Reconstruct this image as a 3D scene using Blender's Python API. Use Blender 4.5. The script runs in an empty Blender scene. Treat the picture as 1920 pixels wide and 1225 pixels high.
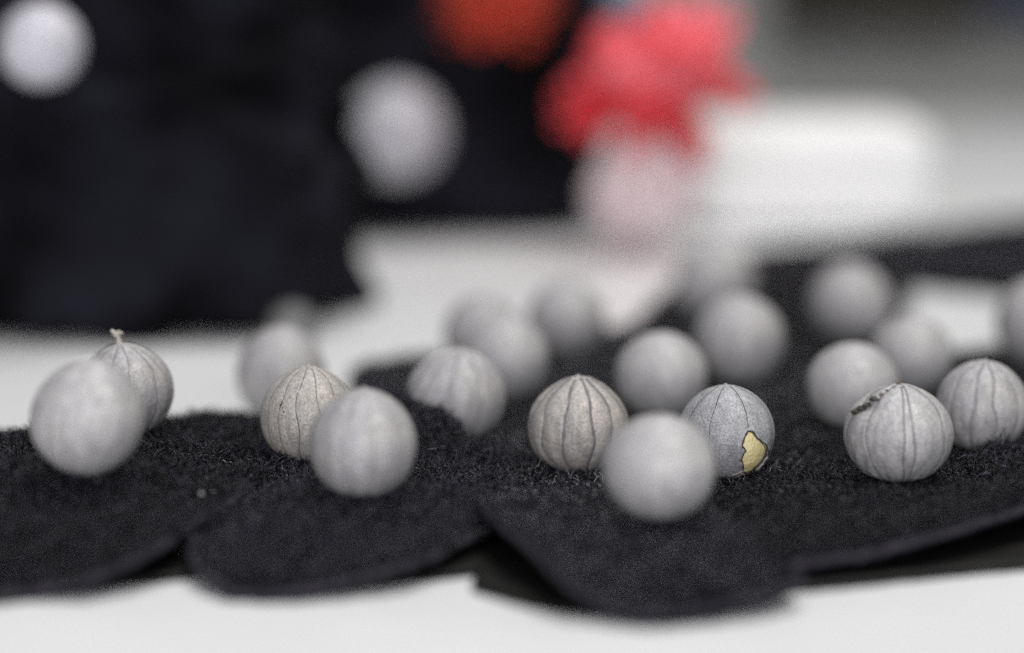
import bpy, bmesh, math, random
import numpy as np
from mathutils import Vector, Matrix, noise, Euler
from mathutils.bvhtree import BVHTree
random.seed(7); np.random.seed(7)
S = bpy.context.scene
C = S.collection

# ------------------------------------------------------------------ camera
CAM_H = 0.106                       # lens height over the table
PITCH = math.atan((612.5 + 60) / 5333.3)
cd = bpy.data.cameras.new('camera'); cam = bpy.data.objects.new('camera', cd); C.objects.link(cam)
cam.location = (0, 0, CAM_H)
cam.rotation_euler = (math.pi / 2 - PITCH, 0, 0)
cd.lens = 100; cd.sensor_width = 36; cd.clip_start = 0.02; cd.clip_end = 60
cd.dof.use_dof = True; cd.dof.focus_distance = 0.566; cd.dof.aperture_fstop = 4.7
cd.dof.aperture_blades = 0
S.camera = cam
F = 5333.3
# ------------------------------------------------------------------ world, lamps, exposure
w = bpy.data.worlds.new('World'); S.world = w; w.use_nodes = True
bg = w.node_tree.nodes['Background']; bg.inputs[0].default_value = (0.92, 0.95, 1.0, 1); bg.inputs[1].default_value = 0.14
def area(name, loc, target, sx, sy, power, col):
    l = bpy.data.lights.new(name, 'AREA'); l.shape = 'RECTANGLE'; l.size = sx; l.size_y = sy; l.energy = power; l.color = col
    o = bpy.data.objects.new(name, l); C.objects.link(o); o.location = loc
    o.rotation_euler = (Vector(target) - Vector(loc)).to_track_quat('-Z', 'Y').to_euler(); return o
area('ceiling_lamp', (0.30, 0.85, 1.7), (0.1, 0.9, 0), 1.3, 1.0, 26.5, (1.0, 0.985, 0.96))
area('window_lamp', (-0.05, -0.85, 0.42), (0, 0.6, 0.02), 1.0, 0.6, 19.5, (0.97, 0.965, 1.0))
S.view_settings.view_transform = 'Standard'; S.view_settings.look = 'None'; S.view_settings.gamma = 1
S.view_settings.exposure = 0.08
S.cycles.use_denoising = False

# ------------------------------------------------------------------ pixel helpers (photo pixels -> world)
cp, sp_ = math.cos(PITCH), math.sin(PITCH)
def ray(px, py):
    a = (px - 960) / F; b = (612.5 - py) / F
    return Vector((a, cp + b * sp_, -sp_ + b * cp))         # depth 1 along the view axis
def at(px, py, t):
    """point seen at a pixel that lies t metres above the table"""
    d = ray(px, py); k = (t - CAM_H) / d.z
    return Vector((0, 0, CAM_H)) + d * k
def atd(px, py, depth): return Vector((0, 0, CAM_H)) + ray(px, py) * depth

# ------------------------------------------------------------------ object helpers
def link(name, me, mat=None, parent=None):
    o = bpy.data.objects.new(name, me); C.objects.link(o)
    if mat is not None:
        if len(me.materials) == 0: me.materials.append(mat)
    if parent is not None: o.parent = parent
    return o
def tag(o, label=None, cat=None, group=None, kind=None):
    if label: o['label'] = label
    if cat: o['category'] = cat
    if group: o['group'] = group
    if kind: o['kind'] = kind
    return o
def empty(name, loc, label, cat, group=None):
    o = bpy.data.objects.new(name, None); C.objects.link(o); o.location = loc; o.empty_display_size = 0.005
    return tag(o, label, cat, group)
def mesh(name, v, f, smooth=True):
    me = bpy.data.meshes.new(name); me.from_pydata([tuple(p) for p in v], [], f); me.update()
    if smooth: me.polygons.foreach_set('use_smooth', [True] * len(me.polygons))
    return me
def tube(pts, rad, sides=5, close=True):
    """tapered tube along points; rad may be a list"""
    pts = [Vector(p) for p in pts]; n = len(pts)
    if not hasattr(rad, '__len__'): rad = [rad] * n
    v, f = [], []
    up = Vector((0.31, 0.52, 0.8)).normalized()
    for i, p in enumerate(pts):
        t = (pts[min(i + 1, n - 1)] - pts[max(i - 1, 0)]).normalized()
        a = t.cross(up)
        if a.length < 1e-4: a = t.cross(Vector((1, 0, 0)))
        a.normalize(); b = t.cross(a)
        for k in range(sides):
            an = 2 * math.pi * k / sides
            v.append(p + (a * math.cos(an) + b * math.sin(an)) * rad[i])
    for i in range(n - 1):
        for k in range(sides):
            k2 = (k + 1) % sides
            f.append((i * sides + k, i * sides + k2, (i + 1) * sides + k2, (i + 1) * sides + k))
    if close:
        f.append(tuple(range(sides))[::-1]); f.append(tuple((n - 1) * sides + k for k in range(sides)))
    return v, f

# ------------------------------------------------------------------ materials
def new_mat(name):
    m = bpy.data.materials.new(name); m.use_nodes = True
    nt = m.node_tree; return m, nt, nt.nodes['Principled BSDF']
def nd(nt, t, **kw):
    n = nt.nodes.new(t)
    for k, v in kw.items():
        if k in n.inputs: n.inputs[k].default_value = v
        else: setattr(n, k, v)
    return n
def noisy(name, c1, c2, scale, rough=0.6, metal=0.0, bump=0.0, bscale=None, spec=0.5, detail=4, sheen=0.0, r2=None):
    m, nt, b = new_mat(name)
    tc = nd(nt, 'ShaderNodeTexCoord'); n = nd(nt, 'ShaderNodeTexNoise', Scale=scale, Detail=detail)
    nt.links.new(tc.outputs['Object'], n.inputs['Vector'])
    r = nd(nt, 'ShaderNodeValToRGB'); r.color_ramp.elements[0].position = 0.35; r.color_ramp.elements[1].position = 0.68
    r.color_ramp.elements[0].color = (*c1, 1); r.color_ramp.elements[1].color = (*c2, 1)
    nt.links.new(n.outputs['Fac'], r.inputs[0]); nt.links.new(r.outputs[0], b.inputs['Base Color'])
    b.inputs['Roughness'].default_value = rough; b.inputs['Metallic'].default_value = metal
    b.inputs['Specular IOR Level'].default_value = spec
    if sheen: b.inputs['Sheen Weight'].default_value = sheen; b.inputs['Sheen Roughness'].default_value = 0.4
    if bump:
        n2 = nd(nt, 'ShaderNodeTexNoise', Scale=bscale or scale * 4, Detail=3.0)
        nt.links.new(tc.outputs['Object'], n2.inputs['Vector'])
        bp = nd(nt, 'ShaderNodeBump', Strength=1.0, Distance=bump)
        nt.links.new(n2.outputs['Fac'], bp.inputs['Height']); nt.links.new(bp.outputs[0], b.inputs['Normal'])
    return m
M = {}
M['table'] = noisy('white_tabletop', (0.74, 0.745, 0.75), (0.80, 0.805, 0.81), 9, rough=0.38, bump=0.00004, bscale=900)
def pod_mat(name, base, warm, metal=0.2, fc=1.0):
    """satin grey skin: broad tint patches, fine grain that catches the light, darker pores"""
    m, nt, b = new_mat(name)
    tc = nd(nt, 'ShaderNodeTexCoord')
    big = nd(nt, 'ShaderNodeTexNoise', Scale=95.0, Detail=3.0); fine = nd(nt, 'ShaderNodeTexNoise', Scale=2600.0, Detail=2.0)
    mid = nd(nt, 'ShaderNodeTexNoise', Scale=600.0, Detail=4.0)
    # the fibres of the skin run pole to pole: stretch a noise along Z
    mp = nd(nt, 'ShaderNodeMapping'); mp.inputs['Scale'].default_value = (1, 1, 0.12)
    st = nd(nt, 'ShaderNodeTexNoise', Scale=700.0, Detail=3.0)
    nt.links.new(tc.outputs['Object'], mp.inputs[0]); nt.links.new(mp.outputs[0], st.inputs['Vector'])
    for n in (big, fine, mid): nt.links.new(tc.outputs['Object'], n.inputs['Vector'])
    r = nd(nt, 'ShaderNodeValToRGB'); r.color_ramp.elements[0].position = 0.38; r.color_ramp.elements[1].position = 0.64
    r.color_ramp.elements[0].color = (*base, 1); r.color_ramp.elements[1].color = (*warm, 1)
    nt.links.new(big.outputs['Fac'], r.inputs[0])
    def mul(col, fac_out, lo, hi, p0, p1):
        rr = nd(nt, 'ShaderNodeMapRange'); rr.inputs['From Min'].default_value = p0; rr.inputs['From Max'].default_value = p1
        rr.inputs['To Min'].default_value = lo; rr.inputs['To Max'].default_value = hi
        nt.links.new(fac_out, rr.inputs[0])
        mm = nd(nt, 'ShaderNodeMix', data_type='RGBA', blend_type='MULTIPLY'); mm.inputs[0].default_value = 1
        nt.links.new(col, mm.inputs[6]); nt.links.new(rr.outputs[0], mm.inputs[7]); return mm.outputs[2]
    c = mul(r.outputs[0], fine.outputs['Fac'], 1 - .22 * fc, 1 + .16 * fc, 0.36, 0.64)
    c = mul(c, mid.outputs['Fac'], 0.93, 1.05, 0.35, 0.65)
    c = mul(c, st.outputs['Fac'], 0.83, 1.12, 0.35, 0.65)
    nt.links.new(c, b.inputs['Base Color'])
    b.inputs['Metallic'].default_value = metal; b.inputs['Roughness'].default_value = 0.58; b.inputs['Specular IOR Level'].default_value = 0.4
    add = nd(nt, 'ShaderNodeMath', operation='ADD'); nt.links.new(fine.outputs['Fac'], add.inputs[0]); nt.links.new(mid.outputs['Fac'], add.inputs[1])
    bp = nd(nt, 'ShaderNodeBump', Strength=1.0, Distance=0.00015)
    nt.links.new(add.outputs[0], bp.inputs['Height']); nt.links.new(bp.outputs[0], b.inputs['Normal'])
    return m
M['pod'] = pod_mat('grey_pod_skin', (0.375, 0.365, 0.378), (0.43, 0.415, 0.40))
M['pod_tan'] = pod_mat('tan_grey_pod_skin', (0.39, 0.37, 0.35), (0.46, 0.42, 0.38), .15, 1.15)
M['pod_pale'] = pod_mat('pale_grey_pod_skin', (0.41, 0.40, 0.408), (0.46, 0.447, 0.435))
M['pod_lilac'] = pod_mat('lilac_grey_pod_skin', (0.54, 0.53, 0.58), (0.60, 0.59, 0.62), .15)
M['pod_dark'] = pod_mat('steel_grey_pod_skin', (0.34, 0.34, 0.36), (0.40, 0.395, 0.40), 0.2, 1.2)
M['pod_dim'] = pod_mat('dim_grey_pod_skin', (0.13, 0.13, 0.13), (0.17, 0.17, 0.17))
M['seam'] = noisy('dark_seam', (0.035, 0.028, 0.025), (0.09, 0.075, 0.065), 900, rough=0.7)
M['seam_soft'] = noisy('faded_seam', (0.13, 0.125, 0.13), (0.20, 0.195, 0.20), 900, rough=0.6)
M['torn'] = noisy('torn_skin_edge', (0.02, 0.017, 0.015), (0.09, 0.075, 0.06), 1500, rough=0.8, bump=0.0002, bscale=3000)
M['brown'] = noisy('brown_dry_flake', (0.035, 0.025, 0.02), (0.20, 0.13, 0.085), 700, rough=0.8, bump=0.0003, bscale=1800)
M['stem'] = noisy('dry_stem', (0.28, 0.24, 0.20), (0.62, 0.58, 0.52), 900, rough=0.6)
M['kernel'] = noisy('yellow_kernel', (0.92, 0.76, 0.34), (0.99, 0.92, 0.60), 420, rough=0.5, bump=0.00025, bscale=1400)
M['felt'] = noisy('black_felt', (0.003, 0.003, 0.005), (0.009, 0.008, 0.013), 260, rough=0.95, bump=0.0006, bscale=900, spec=0.08)
M['rim'] = noisy('paler_felt_rim', (0.020, 0.019, 0.024), (0.046, 0.043, 0.052), 300, rough=0.95, bump=0.0006, bscale=1100, spec=0.08)  # band along the leaf edge, paler than the felt
M['fleece'] = noisy('black_fleece', (0.0015, 0.0015, 0.002), (0.014, 0.014, 0.021), 22, rough=0.95, bump=0.002, bscale=160, spec=0.08)
M['backing'] = noisy('smooth_black_backing', (0.003, 0.003, 0.0028), (0.007, 0.0065, 0.0055), 120, rough=0.55, bump=0.0001, bscale=600, spec=0.2)
M['fibre'] = noisy('black_fibre', (0.010, 0.009, 0.014), (0.050, 0.045, 0.060), 420, rough=0.34, spec=0.6)
def fibre_mat():
    m, nt, b = new_mat('black_fibre')
    g = nd(nt, 'ShaderNodeNewGeometry'); r = nd(nt, 'ShaderNodeValToRGB'); r.color_ramp.interpolation = 'LINEAR'
    e = r.color_ramp.elements; e[0].position = 0.0; e[0].color = (.004, .004, .006, 1); e[1].position = 1.0; e[1].color = (.85, .84, .90, 1)  # pale top end: glints put into the colour of a few fibres
    for p, c in ((.55, (.0015, .001, .003)), (.86, (.006, .005, .011)), (.94, (.06, .055, .085))):
        x = e.new(p); x.color = (*c, 1)
    nt.links.new(g.outputs['Random Per Island'], r.inputs[0]); nt.links.new(r.outputs[0], b.inputs['Base Color'])
    b.inputs['Roughness'].default_value = 0.28; b.inputs['Specular IOR Level'].default_value = 0.38
    return m
M['fibre'] = fibre_mat()
M['lint'] = noisy('pale_lint', (0.20, 0.195, 0.20), (0.34, 0.33, 0.33), 900, rough=0.6)
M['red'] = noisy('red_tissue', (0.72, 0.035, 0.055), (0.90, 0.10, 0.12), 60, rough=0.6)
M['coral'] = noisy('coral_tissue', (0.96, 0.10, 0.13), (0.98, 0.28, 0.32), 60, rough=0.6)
M['orange'] = noisy('orange_red_tissue', (0.55, 0.055, 0.03), (0.70, 0.10, 0.055), 60, rough=0.6)
M['blush'] = noisy('blush_tissue', (0.72, 0.58, 0.60), (0.82, 0.74, 0.75), 60, rough=0.7)
M['bluegrey'] = noisy('blue_grey_tissue', (0.30, 0.33, 0.42), (0.45, 0.47, 0.55), 60, rough=0.7)
M['card'] = noisy('white_card', (0.80, 0.80, 0.79), (0.86, 0.86, 0.85), 20, rough=0.7)
M['wall'] = noisy('grey_plaster', (0.42, 0.42, 0.405), (0.50, 0.50, 0.485), 3, rough=0.9)
M['floor'] = noisy('grey_floor', (0.2, 0.2, 0.2), (0.26, 0.26, 0.255), 4, rough=0.8)
M['bag'] = noisy('brown_black_cloth', (0.02, 0.017, 0.012), (0.05, 0.042, 0.03), 12, rough=0.9)
M['bluebag'] = noisy('navy_cloth', (0.03, 0.04, 0.09), (0.05, 0.06, 0.14), 12, rough=0.9)

# ------------------------------------------------------------------ setting
def box(x0, x1, y0, y1, z0, z1, bev=0.0, segs=3):
    bm = bmesh.new(); bmesh.ops.create_cube(bm, size=1)
    for v in bm.verts:
        v.co = Vector(((x0 + x1) / 2 + v.co.x * (x1 - x0), (y0 + y1) / 2 + v.co.y * (y1 - y0), (z0 + z1) / 2 + v.co.z * (z1 - z0)))
    if bev: bmesh.ops.bevel(bm, geom=bm.edges[:], offset=bev, segments=segs, affect='EDGES', profile=0.5)
    me = bpy.data.meshes.new('box'); bm.to_mesh(me); bm.free(); return me
tag(link('table', box(-1.3, 1.3, -0.5, 2.02, -0.03, 0.0, 0.004), M['table']), kind='structure')
tag(link('floor', box(-5, 5, -3, 6, -0.80, -0.75), M['floor']), kind='structure')
tag(link('wall', box(-5, 5, 2.75, 2.85, -0.75, 2.2), M['wall']), kind='structure')

# ------------------------------------------------------------------ felt leaves
def catmull(P, n):
    out = []; N = len(P)
    for i in range(N):
        p0, p1, p2, p3 = P[(i - 1) % N], P[i], P[(i + 1) % N], P[(i + 2) % N]
        for k in range(n):
            t = k / n
            out.append(0.5 * ((2 * p1) + (-p0 + p2) * t + (2 * p0 - 5 * p1 + 4 * p2 - p3) * t * t + (-p0 + 3 * p1 - 3 * p2 + p3) * t ** 3))
    return out
SURF = []      # BVH trees of every felt surface, for resting the pods on
def sheet(outline, inner, thick, rings, seed, und=0.0005, n=9):
    """closed pillow-edged sheet; outline and inner are (px, py, mm above the table)"""
    P = [at(px, py, t / 1000) for px, py, t in outline]
    Q = [at(px, py, t / 1000) for px, py, t in inner]
    B = catmull(P, n)
    cen = sum(P, Vector()) / len(P)
    ctrl = np.array([tuple(p) for p in (B[::3] + Q + Q + Q)])
    def h(x, y):
        d2 = (ctrl[:, 0] - x) ** 2 + (ctrl[:, 1] - y) ** 2 + 1e-7
        wt = d2 ** -1.5
        return float((wt * ctrl[:, 2]).sum() / wt.sum())
    nb = len(B); v, f = [], []
    top = []
    hc = h(cen.x, cen.y)
    v.append(Vector((cen.x, cen.y, hc)))
    for r in range(1, rings + 1):
        k = 1 - (1 - r / rings) ** 1.35
        for b in B:
            j = noise.noise(Vector((b.x * 260 + seed, b.y * 260, seed))) * 0.0006 * k
            x, y = cen.x + (b.x - cen.x) * k * (1 + j / 0.03), cen.y + (b.y - cen.y) * k * (1 + j / 0.03)
            z = h(x, y) + und * (noise.noise(Vector((x * 90, y * 90, seed))) + 0.5 * noise.noise(Vector((x * 260, y * 260, seed))))
            edge = max(0, (k - 0.97) / 0.03)
            z -= thick * 0.35 * edge ** 2
            v.append(Vector((x, y, max(z, 0.0006))))
    topn = len(v)
    for i in range(nb): f.append((0, 1 + i, 1 + (i + 1) % nb))
    for r in range(rings - 1):
        for i in range(nb):
            a = 1 + r * nb; i2 = (i + 1) % nb
            f.append((a + i, a + nb + i, a + nb + i2, a + i2))
    topf = len(f)
    # underside
    base = 1 + (rings - 1) * nb
    last = base
    for kk, dz in ((1.0, 0.75), (0.985, 1.0), (0.6, 1.0)):
        for i in range(nb):
            p = v[base + i]; q = Vector((cen.x + (p.x - cen.x) * kk, cen.y + (p.y - cen.y) * kk, 0))
            zz = p.z if kk > 0.98 else h(q.x, q.y)
            q.z = max(zz - thick * dz, 0.0002 if kk < 1 else 0.0003); v.append(q)
        cur = len(v) - nb
        for i in range(nb):
            i2 = (i + 1) % nb; f.append((last + i, cur + i, cur + i2, last + i2))
        last = cur
    v.append(Vector((cen.x, cen.y, max(hc - thick, 0.0002))))
    for i in range(nb): f.append((last + i, len(v) - 1, last + (i + 1) % nb))
    area2 = sum(B[i].x * B[(i + 1) % nb].y - B[(i + 1) % nb].x * B[i].y for i in range(nb))
    if area2 < 0: f = [tuple(reversed(q)) for q in f]
    return v, f, topn, topf

# tufts of curly fibres, scattered over the felt by geometry nodes
def tuft_mesh(seed, count, size, hgt, rad):
    rnd = random.Random(seed); V, Fc = [], []
    for _ in range(count):
        p = Vector((rnd.uniform(-size, size), rnd.uniform(-size, size), -0.0002))
        a = rnd.uniform(0, 6.283); tilt = rnd.uniform(0.0, 0.9); L = hgt * rnd.uniform(0.6, 1.7)
        d = Vector((math.cos(a) * math.sin(tilt), math.sin(a) * math.sin(tilt), math.cos(tilt)))
        ax = Vector((rnd.gauss(0, 1), rnd.gauss(0, 1), rnd.gauss(0, 0.6))).normalized()
        curl = rnd.uniform(0.25, 0.75) * rnd.choice((-1, 1))
        pts = [p.copy()]; ns = 6
        for s in range(ns):
            p = p + d * (L / ns); d = Matrix.Rotation(curl, 3, ax) @ d; pts.append(p.copy())
        r = rad * rnd.uniform(0.6, 1.3)
        v, f = tube(pts, [r, r, r, r, r * .9, r * .7, r * .4], 3, False)
        o = len(V); V += v; Fc += [tuple(i + o for i in q) for q in f]
    return V, Fc
def pile_group(felt, density, smin, smax):
    """scatter this object's own tuft mesh over the upper side of the felt it belongs to"""
    ng = bpy.data.node_groups.new('pile', 'GeometryNodeTree')
    ng.interface.new_socket('Geometry', in_out='INPUT', socket_type='NodeSocketGeometry')
    ng.interface.new_socket('Geometry', in_out='OUTPUT', socket_type='NodeSocketGeometry')
    N, L = ng.nodes, ng.links
    gi = N.new('NodeGroupInput'); go = N.new('NodeGroupOutput')
    oi = N.new('GeometryNodeObjectInfo'); oi.inputs['Object'].default_value = felt; oi.transform_space = 'RELATIVE'
    nm = N.new('GeometryNodeInputNormal'); sx = N.new('ShaderNodeSeparateXYZ'); L.new(nm.outputs[0], sx.inputs[0])
    cm = N.new('FunctionNodeCompare'); cm.data_type = 'FLOAT'; cm.operation = 'GREATER_THAN'; cm.inputs[1].default_value = 0.05
    L.new(sx.outputs['Z'], cm.inputs[0])
    ds = N.new('GeometryNodeDistributePointsOnFaces'); ds.inputs['Density'].default_value = density
    ix = N.new('GeometryNodeInputNamedAttribute'); ix.data_type = 'FLOAT'; ix.inputs['Name'].default_value = 'piled'
    ci = N.new('FunctionNodeCompare'); ci.data_type = 'FLOAT'; ci.operation = 'GREATER_THAN'
    L.new(ix.outputs[0], ci.inputs[0]); ci.inputs[1].default_value = .5
    ba = N.new('FunctionNodeBooleanMath'); ba.operation = 'AND'; L.new(cm.outputs[0], ba.inputs[0]); L.new(ci.outputs[0], ba.inputs[1])
    L.new(ba.outputs[0], ds.inputs['Selection'])
    tx = N.new('ShaderNodeTexNoise'); tx.inputs['Scale'].default_value = 400; tx.inputs['Detail'].default_value = 4
    mr = N.new('ShaderNodeMapRange'); mr.inputs['From Min'].default_value = .38; mr.inputs['From Max'].default_value = .62
    mr.inputs['To Min'].default_value = density * .05; mr.inputs['To Max'].default_value = density * 2.6
    ps = N.new('GeometryNodeInputPosition'); L.new(ps.outputs[0], tx.inputs['Vector'])
    L.new(tx.outputs[0], mr.inputs[0]); L.new(mr.outputs[0], ds.inputs['Density'])
    ti = N.new('GeometryNodeGeometryToInstance'); L.new(gi.outputs[0], ti.inputs[0])
    ip = N.new('GeometryNodeInstanceOnPoints')
    rs = N.new('FunctionNodeRandomValue'); rs.data_type = 'FLOAT'
    rs.inputs[2].default_value = smin; rs.inputs[3].default_value = smax
    L.new(oi.outputs['Geometry'], ds.inputs['Mesh']); L.new(ds.outputs['Points'], ip.inputs['Points']); L.new(ds.outputs['Rotation'], ip.inputs['Rotation'])
    L.new(ti.outputs[0], ip.inputs['Instance']); L.new(rs.outputs[1], ip.inputs['Scale'])
    ri = N.new('GeometryNodeRotateInstances'); rv = N.new('FunctionNodeRandomValue'); rv.data_type = 'FLOAT_VECTOR'
    rv.inputs[0].default_value = (0, 0, -3.14159); rv.inputs[1].default_value = (0, 0, 3.14159)
    L.new(ip.outputs[0], ri.inputs['Instances']); L.new(rv.outputs[0], ri.inputs['Rotation'])
    L.new(ri.outputs[0], go.inputs[0]); return ng
def leaf(label, outline, inner, backing=None, thick=0.0016, seed=1, far=False, rings=26, und=0.0005, short=False, rim=False):
    v, f, tn, tf = sheet(outline, inner, thick, rings, seed, und)
    base = Vector((v[0].x, v[0].y, 0))
    v = [p - base for p in v]
    t = empty('felt_leaf', base, label, 'felt leaf', 'black felt leaves laid over each other')
    fo = link('felt', mesh('felt', v, f), M['felt'], t)
    nbb = (tn - 1) // rings; att = fo.data.attributes.new('piled', 'FLOAT', 'POINT')
    def piled(i, q):
        if i >= tn: return 0.0
        if not rim: return 1.0
        if i < 1 + nbb * (rings - 4): return 1.0
        if rim != 'all' and q.y > -0.002: return 1.0
        return 1.0 if i < 1 + nbb * (rings - 3) and noise.noise(q * 400) > 0 else 0.0
    att.data.foreach_set('value', [piled(i, q) for i, q in enumerate(v)])
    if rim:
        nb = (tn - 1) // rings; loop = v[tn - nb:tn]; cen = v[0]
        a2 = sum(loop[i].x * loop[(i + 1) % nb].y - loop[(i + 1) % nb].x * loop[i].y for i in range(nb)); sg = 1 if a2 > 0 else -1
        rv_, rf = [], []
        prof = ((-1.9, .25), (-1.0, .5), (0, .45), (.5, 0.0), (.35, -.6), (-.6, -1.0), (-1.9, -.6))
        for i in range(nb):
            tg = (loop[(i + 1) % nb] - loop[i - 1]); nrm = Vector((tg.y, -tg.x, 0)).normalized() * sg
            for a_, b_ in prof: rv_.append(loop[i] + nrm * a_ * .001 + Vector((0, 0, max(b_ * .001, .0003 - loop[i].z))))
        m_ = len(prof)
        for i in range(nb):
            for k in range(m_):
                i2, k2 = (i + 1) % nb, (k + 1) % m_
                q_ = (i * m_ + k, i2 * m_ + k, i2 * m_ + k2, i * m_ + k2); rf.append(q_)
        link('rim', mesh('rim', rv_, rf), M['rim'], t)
    tv, tf2 = tuft_mesh(100 + seed, *((90, 0.0019, 0.0008, 0.00005) if short else (60, 0.0019, 0.00185, 0.000068)))
    pl = link('pile', mesh('pile', tv, tf2), M['fibre'], t); pl['kind'] = 'stuff'
    md = pl.modifiers.new('pile', 'NODES'); md.node_group = pile_group(fo, 60000, 1.2, 2.0) if far else pile_group(fo, 120000, .6, 1.4)
    SURF.append((BVHTree.FromPolygons([p + base for p in v[:tn]], f[:tf]), 0.0004))
    if backing:
        bo = [(x, y, 1.5) for x, y in backing]
        v2, f2, _, _ = sheet(bo, [(sum(p[0] for p in backing) / len(backing), sum(p[1] for p in backing) / len(backing), 1.5)], 0.0011, 8, seed + 50, 0.0)
        o = link('backing', mesh('backing', [p - base for p in v2], f2), M['backing'], t)
        o.location = (0, 0, 0)
    return t
# far pieces first
leaf('black felt leaf farthest back at right, behind the white table gap',
     [(1400, 505, 1.5), (1500, 474, 4), (1600, 462, 4), (1750, 438, 6), (1960, 410, 8), (2080, 420, 8), (2060, 555, 3), (1900, 548, 2), (1780, 538, 2), (1660, 530, 1.5), (1500, 530, 1.5)],
     [(1800, 480, 4)], far=True, seed=3)
leaf('black felt leaf under the three blurred pods at right of centre, behind the torn pod',
     [(1210, 608, 1.5), (1270, 545, 1.5), (1400, 478, 1.5), (1560, 466, 1.5), (1690, 500, 1.5), (1680, 580, 1.5), (1640, 680, 1.5), (1560, 800, 2), (1420, 810, 2), (1290, 740, 2), (1220, 660, 1.5)],
     [(1420, 650, 2)], far=True, seed=4)
leaf('black felt leaf with a blunt left end, behind the striped centre pod',
     [(668, 700, 1.5), (700, 679, 2.5), (790, 674, 2.5), (900, 672, 2), (1000, 650, 2), (1110, 632, 1.5), (1220, 606, 1.5), (1330, 600, 1.5), (1460, 650, 2), (1540, 760, 2.5), (1520, 880, 3), (1300, 930, 3), (1000, 930, 2.5), (830, 880, 2), (720, 790, 2), (672, 730, 1.5)],
     [(900, 780, 2.5), (1085, 860, 3), (1250, 790, 2.5), (1362, 890, 3)], seed=5)
leaf('black felt leaf under the one-seamed pod at right, beside the white table gap',
     [(1480, 800, 1.8), (1600, 720, 1.8), (1720, 690, 2), (1800, 665, 2), (1900, 655, 3), (2010, 660, 3), (2060, 800, 4), (1980, 900, 4), (1760, 900, 3), (1560, 880, 3)],
     [(1800, 800, 3)], seed=6)
leaf('large black felt leaf at front right, under the wrinkled pod, over a smooth backing',
     [(1350, 860, 2.8), (1440, 800, 3), (1560, 790, 3.5), (1700, 800, 3.8), (1850, 830, 4.5), (1990, 850, 6), (2060, 900, 8), (1960, 938, 8), (1850, 972, 7.5), (1740, 1008, 6.5), (1600, 1036, 5.5), (1480, 1054, 4.5), (1370, 1030, 3.8), (1310, 950, 3)],
     [(1500, 880, 4), (1685, 905, 5), (1650, 900, 5), (1720, 900, 5), (1600, 960, 5.5)],
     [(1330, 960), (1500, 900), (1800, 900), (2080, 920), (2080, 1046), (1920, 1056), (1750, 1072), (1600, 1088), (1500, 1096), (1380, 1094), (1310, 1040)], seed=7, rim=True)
leaf('black felt leaf at the left edge under the two touching pods',
     [(-120, 800, 8.5), (-20, 812, 9), (60, 812, 9.5), (180, 802, 9.2), (300, 790, 8.6), (430, 782, 7.5), (520, 800, 6.5), (560, 850, 6.5), (500, 885, 7), (440, 932, 7.8), (375, 972, 7.5), (290, 1025, 7), (180, 1078, 4.5), (90, 1100, 2.5), (0, 1106, 2), (-120, 1106, 2)],
     [(163, 885, 13.5), (110, 880, 12.5), (225, 880, 12), (300, 850, 9.5), (50, 840, 10), (163, 980, 8.5), (340, 930, 8.2)],
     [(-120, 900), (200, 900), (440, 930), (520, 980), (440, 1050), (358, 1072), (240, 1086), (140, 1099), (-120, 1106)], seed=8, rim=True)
leaf('black felt leaf with a rounded front end at left of centre, under the speckled pod',
     [(430, 830, 4), (520, 782, 3.5), (620, 760, 3.5), (700, 752, 7), (765, 752, 12.5), (850, 788, 11.5), (895, 835, 7), (980, 862, 4), (1010, 930, 4), (925, 985, 4.5), (850, 1022, 5), (760, 1056, 5), (640, 1088, 3.4), (540, 1107, 2.2), (440, 1104, 2.2), (376, 1070, 3.5), (357, 1022, 5), (385, 972, 5.5), (455, 925, 5), (470, 870, 4)],
     [(680, 935, 9), (640, 925, 8), (725, 925, 8), (578, 880, 6.3), (820, 870, 5.5), (560, 990, 6.5), (900, 890, 4.5)],
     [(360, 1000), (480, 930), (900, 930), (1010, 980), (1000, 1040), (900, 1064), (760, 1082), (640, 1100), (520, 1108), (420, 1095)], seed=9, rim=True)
leaf('foremost black felt leaf, under the biggest front pod, with a pointed right end',
     [(900, 930, 8.5), (960, 915, 6.5), (1060, 905, 5.5), (1180, 905, 6), (1290, 920, 7.2), (1350, 960, 7.5), (1420, 1010, 8), (1488, 1058, 6.3), (1500, 1082, 5.2), (1450, 1108, 4.2), (1340, 1134, 3.2), (1220, 1148, 2.8), (1130, 1132, 3.4), (1050, 1072, 7.5), (980, 1010, 9), (925, 968, 9.5)],
     [(1238, 972, 8.5), (1100, 980, 7), (1250, 1060, 6.5)],
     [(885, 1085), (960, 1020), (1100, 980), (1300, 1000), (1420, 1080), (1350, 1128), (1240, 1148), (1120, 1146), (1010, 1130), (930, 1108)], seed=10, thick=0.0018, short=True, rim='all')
leaf('black felt leaf poking in at the right edge, raised on the leaf beneath it',
     [(1815, 868, 6.5), (1850, 845, 8), (1890, 830, 9), (1960, 815, 10), (2080, 830, 10), (2080, 930, 10), (1980, 935, 9.5), (1900, 912, 8.5), (1840, 888, 7)],
     [(1930, 870, 9.5)], seed=11)

def ground_at(x, y):
    best = 0.0
    for b, e in SURF:
        loc, nrm, i, d = b.ray_cast(Vector((x, y, 0.2)), Vector((0, 0, -1)))
        if loc is not None: best = max(best, loc.z + e)
    return best

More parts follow.
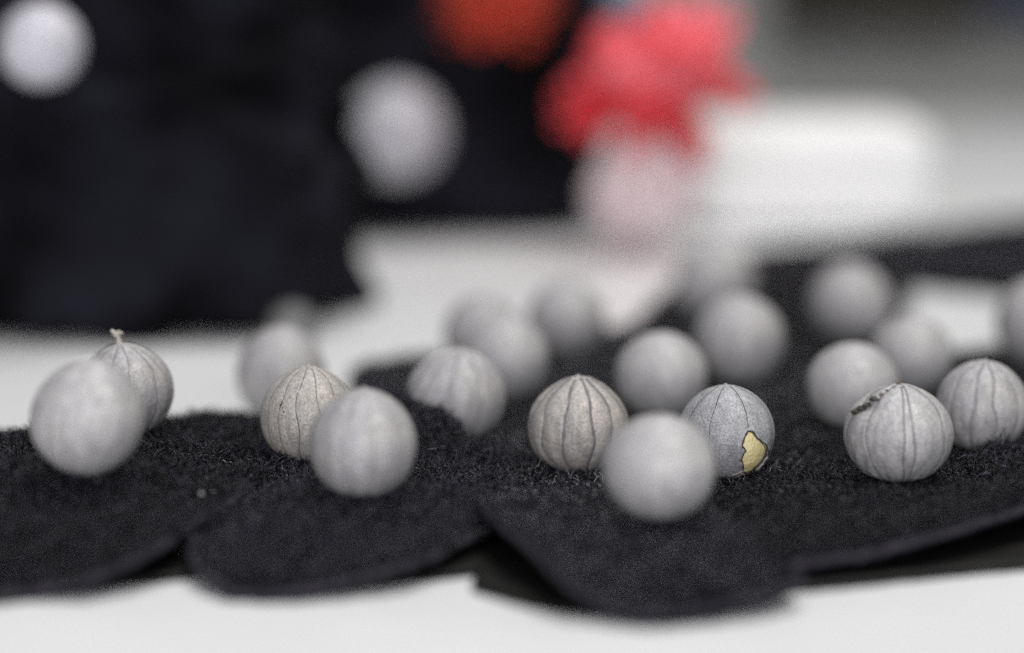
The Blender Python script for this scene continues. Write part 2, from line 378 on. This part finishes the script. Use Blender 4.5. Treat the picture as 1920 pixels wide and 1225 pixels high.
# ------------------------------------------------------------------ pods
def wrap(a): return (a + math.pi) % (2 * math.pi) - math.pi
class Pod:
    """one seamed pod: surface function shared by the skin, the seams and the tear"""
    def __init__(s, r, hz, seams, groove, gw, bulge, point, seed, lump=0.012, fx=None):
        s.r, s.hz, s.seams, s.g, s.gw, s.bulge, s.pt, s.seed, s.lump, s.fx = r, hz, sorted(seams), groove, gw, bulge, point, seed, lump, fx
    def az(s, a, v):   # a seam wanders a little on its way down
        return a + 0.13 * noise.noise(Vector((a * 3, v * 1.5, s.seed))) * min(1, v) 
    def R(s, u, v):
        sv = math.sin(v); k = 0.0
        dm = min(abs(wrap(u - s.az(a, v))) for a in s.seams)
        gap = math.pi / len(s.seams)
        k += s.bulge * min(1, dm / gap) ** 0.6 * sv
        k -= s.g * math.exp(-((dm * max(sv, .12)) / s.gw) ** 2) * min(1, v * 3) * min(1, (math.pi - v) * 3)
        k += s.pt * math.exp(-(v / 0.42) ** 2)
        d = Vector((sv * math.sin(u), -sv * math.cos(u), math.cos(v)))
        k += s.lump * (noise.noise(d * 1.3 + Vector((s.seed, 0, 0))) + 0.35 * noise.noise(d * 4 + Vector((0, s.seed, 0))) + 0.20 * noise.noise(d * 9 + Vector((0, 0, s.seed))))
        if s.fx: k += s.fx(u, v)
        return 1 + k
    def P(s, u, v, off=0.0):
        R = s.r * (s.R(u, v) + off); sv = math.sin(v)
        return Vector((R * sv * math.sin(u), -R * sv * math.cos(u), R * math.cos(v) * s.hz))
def pod_skin(p, nu, nv, hole=None):
    v, f = [], []
    v.append(p.P(0, 0.0001))
    for j in range(1, nv):
        for i in range(nu): v.append(p.P(2 * math.pi * i / nu - math.pi, math.pi * j / nv))
    v.append(p.P(0, math.pi - 0.0001)); e = len(v) - 1
    for i in range(nu): f.append((0, 1 + i, 1 + (i + 1) % nu))
    for j in range(nv - 2):
        for i in range(nu):
            if hole and hole(2 * math.pi * (i + .5) / nu - math.pi, math.pi * (j + 1.5) / nv): continue
            a = 1 + j * nu; i2 = (i + 1) % nu; f.append((a + i, a + nu + i, a + nu + i2, a + i2))
    a = 1 + (nv - 2) * nu
    for i in range(nu): f.append((a + i, e, a + (i + 1) % nu))
    return v, f
GRP = 'round grey seamed pods on the black felt'
PODS = []
def pod(cx, cy, wpx, label, mat='pod', hz=1.0, seams=None, soft=False, groove=0.012, gw=0.035, bulge=0.02, point=0.03,
        tilt=(0, 0), seed=0, detail=1, sink=0.0006, lump=0.02, fx=None, hole=None, depth=None, seam_r=0.00009, tip=True, name='seed_pod', group=GRP):
    d = ray(cx, cy)
    if depth is None:
        lo, hi = 0.40, 1.6
        for _ in range(40):
            m = (lo + hi) / 2; r = wpx / 2 * m / F; c = atd(cx, cy, m)
            if c.z - r * hz > ground_at(c.x, c.y) - sink: lo = m
            else: hi = m
        depth = (lo + hi) / 2
    r = wpx / 2 * depth / F; c = atd(cx, cy, depth)
    if seams is None:
        rn = random.Random(seed); n = rn.choice((8, 9, 10)); o = rn.uniform(0, 6)
        seams = [wrap(o + 2 * math.pi * (i + rn.uniform(-.15, .15)) / n) for i in range(n)]
    else: seams = [math.radians(a) for a in seams]
    p = Pod(r, hz, seams, groove, gw, bulge, point, seed * 1.7 + 0.3, lump, fx)
    t = empty(name, c, label, 'pod', group)
    az = math.atan2(c.x, c.y)
    t.rotation_euler = Euler((math.radians(tilt[0]), math.radians(tilt[1]), -az))
    nu, nv = {0: (64, 40), 1: (128, 72), 2: (260, 150), 3: (420, 260)}[detail]
    v, f = pod_skin(p, nu, nv, hole)
    sk = link('skin', mesh('skin', v, f), M[mat], t)
    if hole:
        sm = sk.modifiers.new('thickness', 'SOLIDIFY'); sm.thickness = 0.0005; sm.offset = -1
    if detail:
        sr = seam_r * (1.6 if soft else 1)
        for k, a in enumerate(seams):
            pts = []; v0 = 0.16 + 0.1 * ((k * 7) % 3) / 3
            for q in range(34):
                vv = v0 + (2.85 - v0) * q / 33; uu = p.az(a, vv)
                if hole and hole(uu, vv):
                    break
                pts.append(p.P(uu, vv, -0.0015 if not soft else -0.004))
            if len(pts) < 4: continue
            rr = [sr * (0.75 + 0.6 * abs(noise.noise(Vector((k * 3.1, q * .45, seed))))) for q in range(len(pts))]
            vs, fs = tube(pts, rr, 4)
            link('seam', mesh('seam', vs, fs), M['seam_soft' if soft else 'seam'], t)
        if tip:
            pts = [p.P(0, .001, -0.02), p.P(0, .001, 0.012), p.P(0, .001, 0.02) + Vector((r * .02, 0, 0))]
            vs, fs = tube(pts, [r * .085, r * .05, r * .015], 8)
            link('tip', mesh('tip', vs, fs), M[mat], t)
    PODS.append((label, round(depth, 3), round(r * 2000, 1), round(c.z * 1000, 1)))
    return t, p, r
# front row
pod(163, 785, 210, 'big blurred pod at the far left, in front of the pod with a dry stem', 'pod_pale', hz=1.03, soft=True, point=0.07, tilt=(0, 9), seed=1, groove=.006, bulge=.01, detail=0)
t, p, r = pod(236, 732, 176, 'grey pod with a pale dry stem on top, second from the left edge', 'pod', seams=[-75, -48, -14, 8, 42, 62, 100, 140, -120, 180], soft=False, tilt=(0, -6), hz=0.97, point=0.05, seed=2, detail=2, tip=False, groove=.010, bulge=.025, seam_r=.00012, depth=.588)
top = p.P(0, .001)
vs, fs = tube([top + Vector((0, 0, -.0008)), top + Vector((-.0002, 0, .0004)), top + Vector((-.0001, 0, .0013)), top + Vector((-.0007, 0, .0020)), top + Vector((-.0015, 0, .0029))], [.0011, .0006, .00045, .0006, .00025], 7)
link('stem', mesh('stem', vs, fs), M['stem'], t)
vs, fs = tube([top + Vector((-.0006, 0, .0019)), top + Vector((.0001, 0, .0022)), top + Vector((.0009, 0, .0019))], [.0006, .0005, .0002], 6)
link('stem_fork', mesh('stem_fork', vs, fs), M['stem'], t)
pod(527, 701, 168, 'smooth blurred pod against the white table, behind the speckled tan pod', 'pod', hz=1.05, soft=True, seed=3, tilt=(0, 2), point=.04, groove=.006, bulge=.01, detail=0)
t, p, r = pod(579, 781, 181, 'tan grey speckled pod with fine dark seams and brown pits, left of centre', 'pod_tan', seams=[-86, -60, -38, -13, 14, 40, 68, 95, 130, 170, -125], hz=1.0, seed=4, detail=3, groove=.005, gw=.018, bulge=.016, point=.05, tilt=(-3, 1), seam_r=.000115, lump=.009)
for k, (u, vv, s) in enumerate(((-36, 72, .0004), (-33, 75, .00022), (-31, 80, .00025), (-37, 68, .0002), (-26, 62, .00018))):
    q = p.P(math.radians(u), math.radians(vv))
    bm = bmesh.new(); bmesh.ops.create_icosphere(bm, subdivisions=2, radius=s)
    for v_ in bm.verts: v_.co = v_.co * (1 + .5 * noise.noise(v_.co * 4000)); v_.co.y *= .35; v_.co += q
    me = bpy.data.meshes.new('brown_pit'); bm.to_mesh(me); bm.free(); link('brown_pit', me, M['brown'], t)
vs, fs = tube([p.P(-.1, 2.75), p.P(-.05, 2.9, .06), p.P(.02, 3.0, .13)], [.0006, .0004, .00015], 6)
link('bottom_tail', mesh('bottom_tail', vs, fs), M['pod_tan'], t)
pod(681, 834, 201, 'smooth blurred pod in front of the speckled tan pod', 'pod', hz=1.02, soft=True, seed=5, tilt=(0, 2), point=.045, lump=.008, groove=.006, bulge=.012, gw=.06)
pod(855, 744, 182, 'blurred pod with a pale right side, half behind a raised felt rim left of centre', 'pod', hz=.97, soft=True, seed=6, groove=.03, gw=.05, tilt=(2, 8), point=.05, detail=2)
pod(948, 672, 158, 'blurred warm grey pod just behind and right of the half hidden pod', 'pod_pale', hz=1.04, soft=True, seed=7)
pod(903, 625, 142, 'dim blurred pod farthest back of the three at left of centre', 'pod', soft=True, seed=8)
pod(1062, 598, 146, 'blurred pod alone at the back, between the centre row and the white table', 'pod', soft=True, seed=9)
def crease(u, v):
    return -0.006 * math.exp(-((v - 1.78 + .05 * math.sin(u * 5)) / .03) ** 2) + 0.006 * math.sin(u * 17) * math.exp(-((v - 2.3) / .5) ** 2)
pod(1085, 800, 188, 'warm grey ribbed pod with broad dark stripes and a level crease, at the centre', 'pod_tan', seams=[-70, -46, -17, 16, 40, 72, 110, 160, -120], hz=.93, soft=True, groove=.012, gw=.06, bulge=.016, point=.10, seed=10, detail=2, fx=crease, seam_r=.00026)
pod(1240, 706, 172, 'pale smooth blurred pod right behind the biggest front pod', 'pod_pale', hz=.97, soft=True, seed=11, lump=.006, point=.01, groove=.004, bulge=.008, detail=0)
pod(1236, 877, 213, 'biggest front pod, pale and out of focus, on the foremost felt leaf', 'pod_pale', hz=.94, soft=True, seed=12, lump=.006, point=.01, groove=.004, bulge=.008, detail=0)
# the torn pod
HP = [(1397, 810), (1403, 799), (1410, 800), (1420, 814), (1432, 826), (1438, 840), (1440, 856), (1436, 868), (1428, 876), (1425, 888), (1413, 898), (1406, 888), (1404, 878), (1395, 874), (1396, 858), (1392, 846), (1400, 832), (1394, 824)]
hcx, hcy, hr = 1361, 813, 91
HP = [(1416 + (x - 1416) * 1.14, 850 + (y - 850) * 1.08) for x, y in HP]
HA = []
for x, y in HP:
    b = max(-.95, min(1, (hcy - y) / hr)); vv = math.acos(b); HA.append((math.asin(max(-.995, min(.995, (x - hcx) / hr / math.sin(vv)))), vv))
def in_hole(u, v):
    if not (0.0 < u < 1.5 and 1.2 < v < 2.9): return False
    u += .012 * noise.noise(Vector((u * 26, v * 26, 1))) + .022 * noise.noise(Vector((u * 60, v * 60, 4)))
    v += .012 * noise.noise(Vector((u * 26, v * 26, 7)))
    ins = False; n = len(HA)
    for i in range(n):
        (x1, y1), (x2, y2) = HA[i], HA[(i + 1) % n]
        if (y1 > v) != (y2 > v) and u < (x2 - x1) * (v - y1) / (y2 - y1) + x1: ins = not ins
    return ins
def lip(u, v):      # the skin curls out around the tear
    m = min(math.hypot(wrap(u - a) * math.sin(v), v - b) for a, b in HA)
    return 0.020 * math.exp(-(m / .06) ** 2)
t, p, r = pod(hcx, hcy, 181, 'grey pod torn open at its lower right, yellow kernel showing, in sharp focus', 'pod_dark', seams=[-84, -52, -16, 30, 74, 115, 150, -170, -125], hz=1.0, seed=13, detail=3, groove=.004, gw=.016, bulge=.012, point=.012, tilt=(0, 0), hole=in_hole, fx=lip, seam_r=.00013, lump=.007)
bm = bmesh.new(); bmesh.ops.create_uvsphere(bm, u_segments=64, v_segments=40, radius=r * .95)
for v_ in bm.verts: v_.co *= 1 + .02 * noise.noise(v_.co * 500) + .006 * noise.noise(v_.co * 2200); v_.co += Vector((-.00035, -.0001, .0))
me = bpy.data.meshes.new('kernel'); bm.to_mesh(me); bm.free(); me.polygons.foreach_set('use_smooth', [True] * len(me.polygons))
link('kernel', me, M['kernel'], t)
V, Fc = [], []
ring = []
for i in range(len(HA)):
    (a1, b1), (a2, b2) = HA[i], HA[(i + 1) % len(HA)]
    for k in range(7):
        s = k / 7; ring.append((a1 + (a2 - a1) * s + .02 * noise.noise(Vector((i * 3 + s * 3, 2, 0))), b1 + (b2 - b1) * s + .02 * noise.noise(Vector((i * 3 + s * 3, 9, 0)))))
pts = [p.P(a, b, -.004 + .012 * noise.noise(Vector((i * .6, 0, 0)))) for i, (a, b) in enumerate(ring)]
rr = [.00015 + .00018 * abs(noise.noise(Vector((i * .9, 5, 0)))) for i in range(len(ring))]
vs, fs = tube(pts + [pts[0]], rr + [rr[0]], 4); link('torn_edge', mesh('torn_edge', vs, fs), M['torn'], t)
for (a, b, da, db, L) in ((28, 128, -8, 10, 1), (24, 132, -14, 8, 1), (30, 134, -5, 14, 1)):
    vs, fs = tube([p.P(math.radians(a + da * q / 5), math.radians(b + db * q / 5), .004 + .01 * math.sin(q)) for q in range(6)], .00010, 4)
    link('dry_thread', mesh('dry_thread', vs, fs), M['stem'], t)
pod(1386, 640, 166, 'blurred pod directly behind the torn pod', 'pod', hz=1.04, soft=True, seed=14)
pod(1340, 530, 150, 'blurred pod behind the pod above the torn pod, under the red flower', 'pod', hz=.98, soft=True, seed=15)
pod(1594, 568, 148, 'blurred pod standing highest in the right group, on black felt', 'pod', soft=True, seed=16)
pod(1599, 725, 173, 'pale blurred pod just behind the brown-topped pod', 'pod_pale', hz=.95, soft=True, seed=17, lump=.006, point=.01, groove=.004, bulge=.008, detail=0)
pod(1710, 667, 150, 'blurred pod between the white gap of table and the brown-topped pod', 'pod_pale', soft=True, seed=18)
def wrinkle(u, v):
    g = math.exp(-((u + .85) / .45) ** 2 - ((v - 2.05) / .35) ** 2)
    return g * (.022 * math.sin(u * 15 + v * 11) - .012) + .008 * math.sin(u * 23) * math.exp(-((v - 2.5) / .2) ** 2) - .07 * math.exp(-((u + .9) / .4) ** 2 - ((v - .85) / .18) ** 2)
t, p, r = pod(1685, 814, 203, 'wrinkled grey pod with a brown torn patch at its upper left', 'pod_pale', seams=[-68, -34, 8, 19, 58, 100, 160, -120], hz=.9, soft=True, groove=.010, gw=.04, bulge=.018, point=.05, seed=19, detail=3, fx=wrinkle, sink=-.0004, seam_r=.00016, lump=.008)
rn = random.Random(5)
for (u, vv, s) in ((-66, 60, .0013), (-60, 54, .0012), (-52, 46, .0010), (-46, 39, .0012), (-40, 31, .0006), (-34, 22, .0004), (-20, 14, .0004), (0, 3, .0006)):
    q = p.P(math.radians(u), math.radians(vv), .02)
    bm = bmesh.new(); bmesh.ops.create_icosphere(bm, subdivisions=3, radius=s * .85)
    sd = rn.uniform(0, 50)
    for v_ in bm.verts:
        v_.co = v_.co * (1 + .9 * noise.noise(v_.co * 900 + Vector((sd, 0, 0)))); v_.co.z *= .45; v_.co.x *= 1.2; v_.co += q
    me = bpy.data.meshes.new('torn_flake'); bm.to_mesh(me); bm.free(); link('torn_flake', me, M['brown'] if s == .0006 else M['torn'], t)
pod(1842, 764, 172, 'softly blurred pod with one clear seam, at the right edge behind the brown-topped pod', 'pod', hz=1.0, soft=True, seams=[-80, -45, -12, 16, 50, 85, 125, 165, -120], seed=20, detail=2, groove=.02, gw=.04, point=.03, tilt=(0, 3), seam_r=.00014)
pod(1948, 606, 160, 'blurred pod cut by the right edge of the picture', 'pod', hz=1.05, soft=True, seed=21)
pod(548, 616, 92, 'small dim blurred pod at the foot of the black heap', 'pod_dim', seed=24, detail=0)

# ------------------------------------------------------------------ black heaps behind
def heap(name, label, x0, x1, y0, y1, H, seed, cat='fabric heap', amp=1.0, mat='fleece', taper=.86):
    """folded, sagging heap of cloth: rounded-box field with fold ridges"""
    bm = bmesh.new(); n = 70
    cx, cy = (x0 + x1) / 2, (y0 + y1) / 2
    bmesh.ops.create_icosphere(bm, subdivisions=6, radius=1)
    for v in bm.verts:
        d = v.co.normalized(); e = 9.0
        k = (abs(d.x) ** e + abs(d.y) ** e + abs(d.z) ** e) ** (-1 / e)
        q = d * k
        f = 1 - (1 - taper) * max(0, q.z)
        pp = Vector((q.x * (x1 - x0) / 2 * f, q.y * (y1 - y0) / 2 * f, (q.z * .5 + .5) * H))
        n1 = noise.noise(Vector((pp.x * 24, pp.y * 24, pp.z * 42 + seed)))
        n2 = 1 - abs(noise.noise(Vector((pp.x * 38 + seed, pp.y * 38, pp.z * 60)))) * 2
        a = min(1, pp.z / .012)
        pp += Vector((d.x, d.y, d.z)) * (.010 * n1 + .006 * n2) * amp * a
        pp.z = max(pp.z, 0.0003)
        v.co = pp
    me = bpy.data.meshes.new(name); bm.to_mesh(me); bm.free(); me.polygons.foreach_set('use_smooth', [True] * len(me.polygons))
    o = link(name, me, M[mat]); o.location = (cx, cy, 0); return tag(o, label, cat)
a = at(650, 636, 0); b = at(-300, 600, 0)
heap('fabric_heap', 'tall black fleece heap filling the upper left, nearest of the dark heaps', b.x, atd(632, 500, .95).x, a.y, a.y + .13, .125, 2, amp=1.7)
a = at(600, 452, 0)
heap('fabric_heap', 'black fleece heap with a straight foot, behind the pale pod at upper centre', atd(300, 400, 1.25).x, atd(1120, 400, 1.25).x, a.y + .004, a.y + .26, .15, 9, amp=.5, taper=.97)
def perch(cx, cy, wpx, depth, label, seed):   # a pod pinned to the front of a heap by its stem
    t, p, r = pod(cx, cy, wpx, label, 'pod_lilac', seed=seed, depth=depth, detail=1, soft=True, lump=.01, group='pods hung on the black heaps')
    vs, fs = tube([Vector((0, 0, 0)), Vector((0, .02, .002)), Vector((0, .07, .0))], [.003, .003, .002], 6)
    link('stem', mesh('stem', vs, fs), M['stem'], t)
perch(745, 247, 182, 1.10, 'bright lilac grey blurred pod against the dark heap at upper centre', 22)
perch(78, 86, 156, .775, 'lilac grey blurred pod at the top left corner, on the black heap', 23)

# ------------------------------------------------------------------ tissue flowers, card box, far clutter
def petal(L, W, cup, seed):
    v, f = [], []; nu, nv = 12, 8
    for s in (1, -1):
        for i in range(nu + 1):
            t = i / nu; wd = W * math.sin(math.pi * (0.12 + 0.84 * t)) ** .7
            for j in range(nv + 1):
                q = j / nv * 2 - 1
                x = q * wd; y = L * t
                z = cup * L * (t ** 2) * .6 + .25 * W * q * q + .12 * W * noise.noise(Vector((q * 2, t * 4, seed))) + s * .0003
                v.append((x, y, z))
    m = (nu + 1) * (nv + 1)
    for i in range(nu):
        for j in range(nv):
            a = i * (nv + 1) + j; f.append((a, a + 1, a + nv + 2, a + nv + 1)); f.append((m + a, m + a + nv + 1, m + a + nv + 2, m + a + 1))
    rim = [j for j in range(nv + 1)] + [i * (nv + 1) + nv for i in range(1, nu + 1)] + [nu * (nv + 1) + j for j in range(nv - 1, -1, -1)] + [i * (nv + 1) for i in range(nu - 1, 0, -1)]
    for k in range(len(rim)):
        a, b = rim[k], rim[(k + 1) % len(rim)]; f.append((a, m + a, m + b, b))
    return v, f
def flower(center, R, mats, label, seed, lobes=((0, 0, 0),), stalk=None, stalk_r=.0012, n=64, squash=(1, 1, 1)):
    base = Vector((center.x, center.y, 0)); rn = random.Random(seed)
    t = empty('tissue_flower', base, label, 'flower')
    c = center - base
    for k in range(n):
        z = 1 - 2 * (k + .5) / n; a = k * 2.39996
        d = Vector((math.sqrt(1 - z * z) * math.cos(a), math.sqrt(1 - z * z) * math.sin(a), z))
        L = R * rn.uniform(.88, 1.0); v, f = petal(L, R * .34, .5, k + seed)
        o = link('petal', mesh('petal', v, f), M[mats(d, rn)], t)
        o.rotation_mode = 'QUATERNION'; o.rotation_quaternion = d.to_track_quat('Y', 'Z'); o.location = c + Vector(lobes[k % len(lobes)]) * R
        o.scale = squash
    bm = bmesh.new(); bmesh.ops.create_icosphere(bm, subdivisions=3, radius=R * .45)
    for v_ in bm.verts: v_.co += c
    me = bpy.data.meshes.new('core'); bm.to_mesh(me); bm.free(); link('core', me, M[mats(Vector((0, 0, -1)), rn)], t)
    if stalk:
        vs, fs = tube(stalk(c), stalk_r, 12); link('stalk', mesh('stalk', vs, fs), M['backing'], t)
    return t
z1 = 1.04
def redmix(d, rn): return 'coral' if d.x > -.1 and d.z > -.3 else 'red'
c1 = atd(1228, 148, z1)
flower(c1, 138 * z1 / F, redmix, 'big blurred red tissue flower above a pale stem, at upper right of centre', 3, n=96, lobes=((-.42, 0, -.22), (.46, 0, .16), (.14, -.1, -.38), (.05, 0, 0)))
c2 = atd(930, -5, 1.10)
flower(c2, 118 * 1.1 / F, lambda d, rn: 'orange', 'orange red blurred tissue flower at the top edge', 8,
       stalk=lambda c: [Vector((0, .06, .0005)), Vector((0, .06, .05)), c])
c3 = atd(1165, 5, 1.16)
flower(c3, 62 * 1.16 / F, lambda d, rn: 'bluegrey', 'small pale blue grey flower behind the red one at the top edge', 12,
       stalk=lambda c: [Vector((0, .03, .0005)), Vector((0, .03, .05)), c])
# pale crumpled tissue mound that carries the red flower
g = at(1205, 470, 0)
bm = bmesh.new(); bmesh.ops.create_icosphere(bm, subdivisions=5, radius=1)
for v_ in bm.verts:
    d = v_.co.copy(); z = d.z * .5 + .5; rad = .024 * (1 - .45 * z) * (1 + .25 * noise.noise(d * 2.3) + .12 * noise.noise(d * 6))
    v_.co = Vector((d.x * rad + .003 * z, d.y * rad, z * .052))
me = bpy.data.meshes.new('tissue_wrap'); bm.to_mesh(me); bm.free(); me.polygons.foreach_set('use_smooth', [True] * len(me.polygons))
o = link('tissue_mound', me, M['blush']); o.location = (g.x, g.y + .02, 0.0004); tag(o, 'pale pink crumpled tissue mound under the red flower', 'tissue')
# white card box
a = at(1380, 436, 0)
o = link('card_box', box(atd(1290, 400, 1.14).x, atd(1770, 400, 1.14).x, a.y, a.y + .10, 0.0004, .0445, .014, 6), M['card']); tag(o, 'low white card box at upper right, behind the black felt', 'box')
o = link('wall_board', box(atd(1440, 0, 2.7).x, atd(1830, 0, 2.7).x, 2.70, 2.748, .050, .30, .004), M['bag']); tag(o, 'dark brown board on the grey wall at the top right', 'board')
o = link('wall_board', box(atd(1845, 0, 2.7).x, atd(2200, 0, 2.7).x, 2.70, 2.748, .062, .30, .004), M['bluebag']); tag(o, 'navy board on the grey wall at the top right corner', 'board')

# ------------------------------------------------------------------ lint on the felt
def lint(px, py, label, size, kind):
    q = at(px, py, .006); z = ground_at(q.x, q.y); q = at(px, py, z + .0004)
    t = Vector((q.x, q.y, q.z)); rn = random.Random(int(px))
    if kind == 'speck':
        bm = bmesh.new(); bmesh.ops.create_icosphere(bm, subdivisions=2, radius=size)
        for v_ in bm.verts: v_.co *= 1 + .4 * noise.noise(v_.co * 3000)
        me = bpy.data.meshes.new('lint'); bm.to_mesh(me); bm.free()
    else:
        pts = [Vector((0, 0, 0))]; d = Vector((1, .2, .2))
        for k in range(12):
            d = (d + Vector((rn.gauss(0, .25), rn.gauss(0, .25), rn.gauss(0, .25)))).normalized(); pts.append(pts[-1] + d * size / 12)
            pts[-1].z = abs(pts[-1].z)
        vs, fs = tube(pts, .00005, 4); me = mesh('lint', vs, fs)
    o = link('lint', me, M['lint']); o.location = t + Vector((0, 0, .0004)); tag(o, label, 'lint')
lint(378, 930, 'white blurred speck of lint on the felt left of the rounded leaf end', .0004, 'speck')
lint(985, 886, 'thin pale thread lying on the felt at the left foot of the ribbed pod', .0045, 'thread')
lint(800, 848, 'tiny pale thread on the felt right of the smooth front pod', .0025, 'thread')
for q in PODS: print('POD', q)
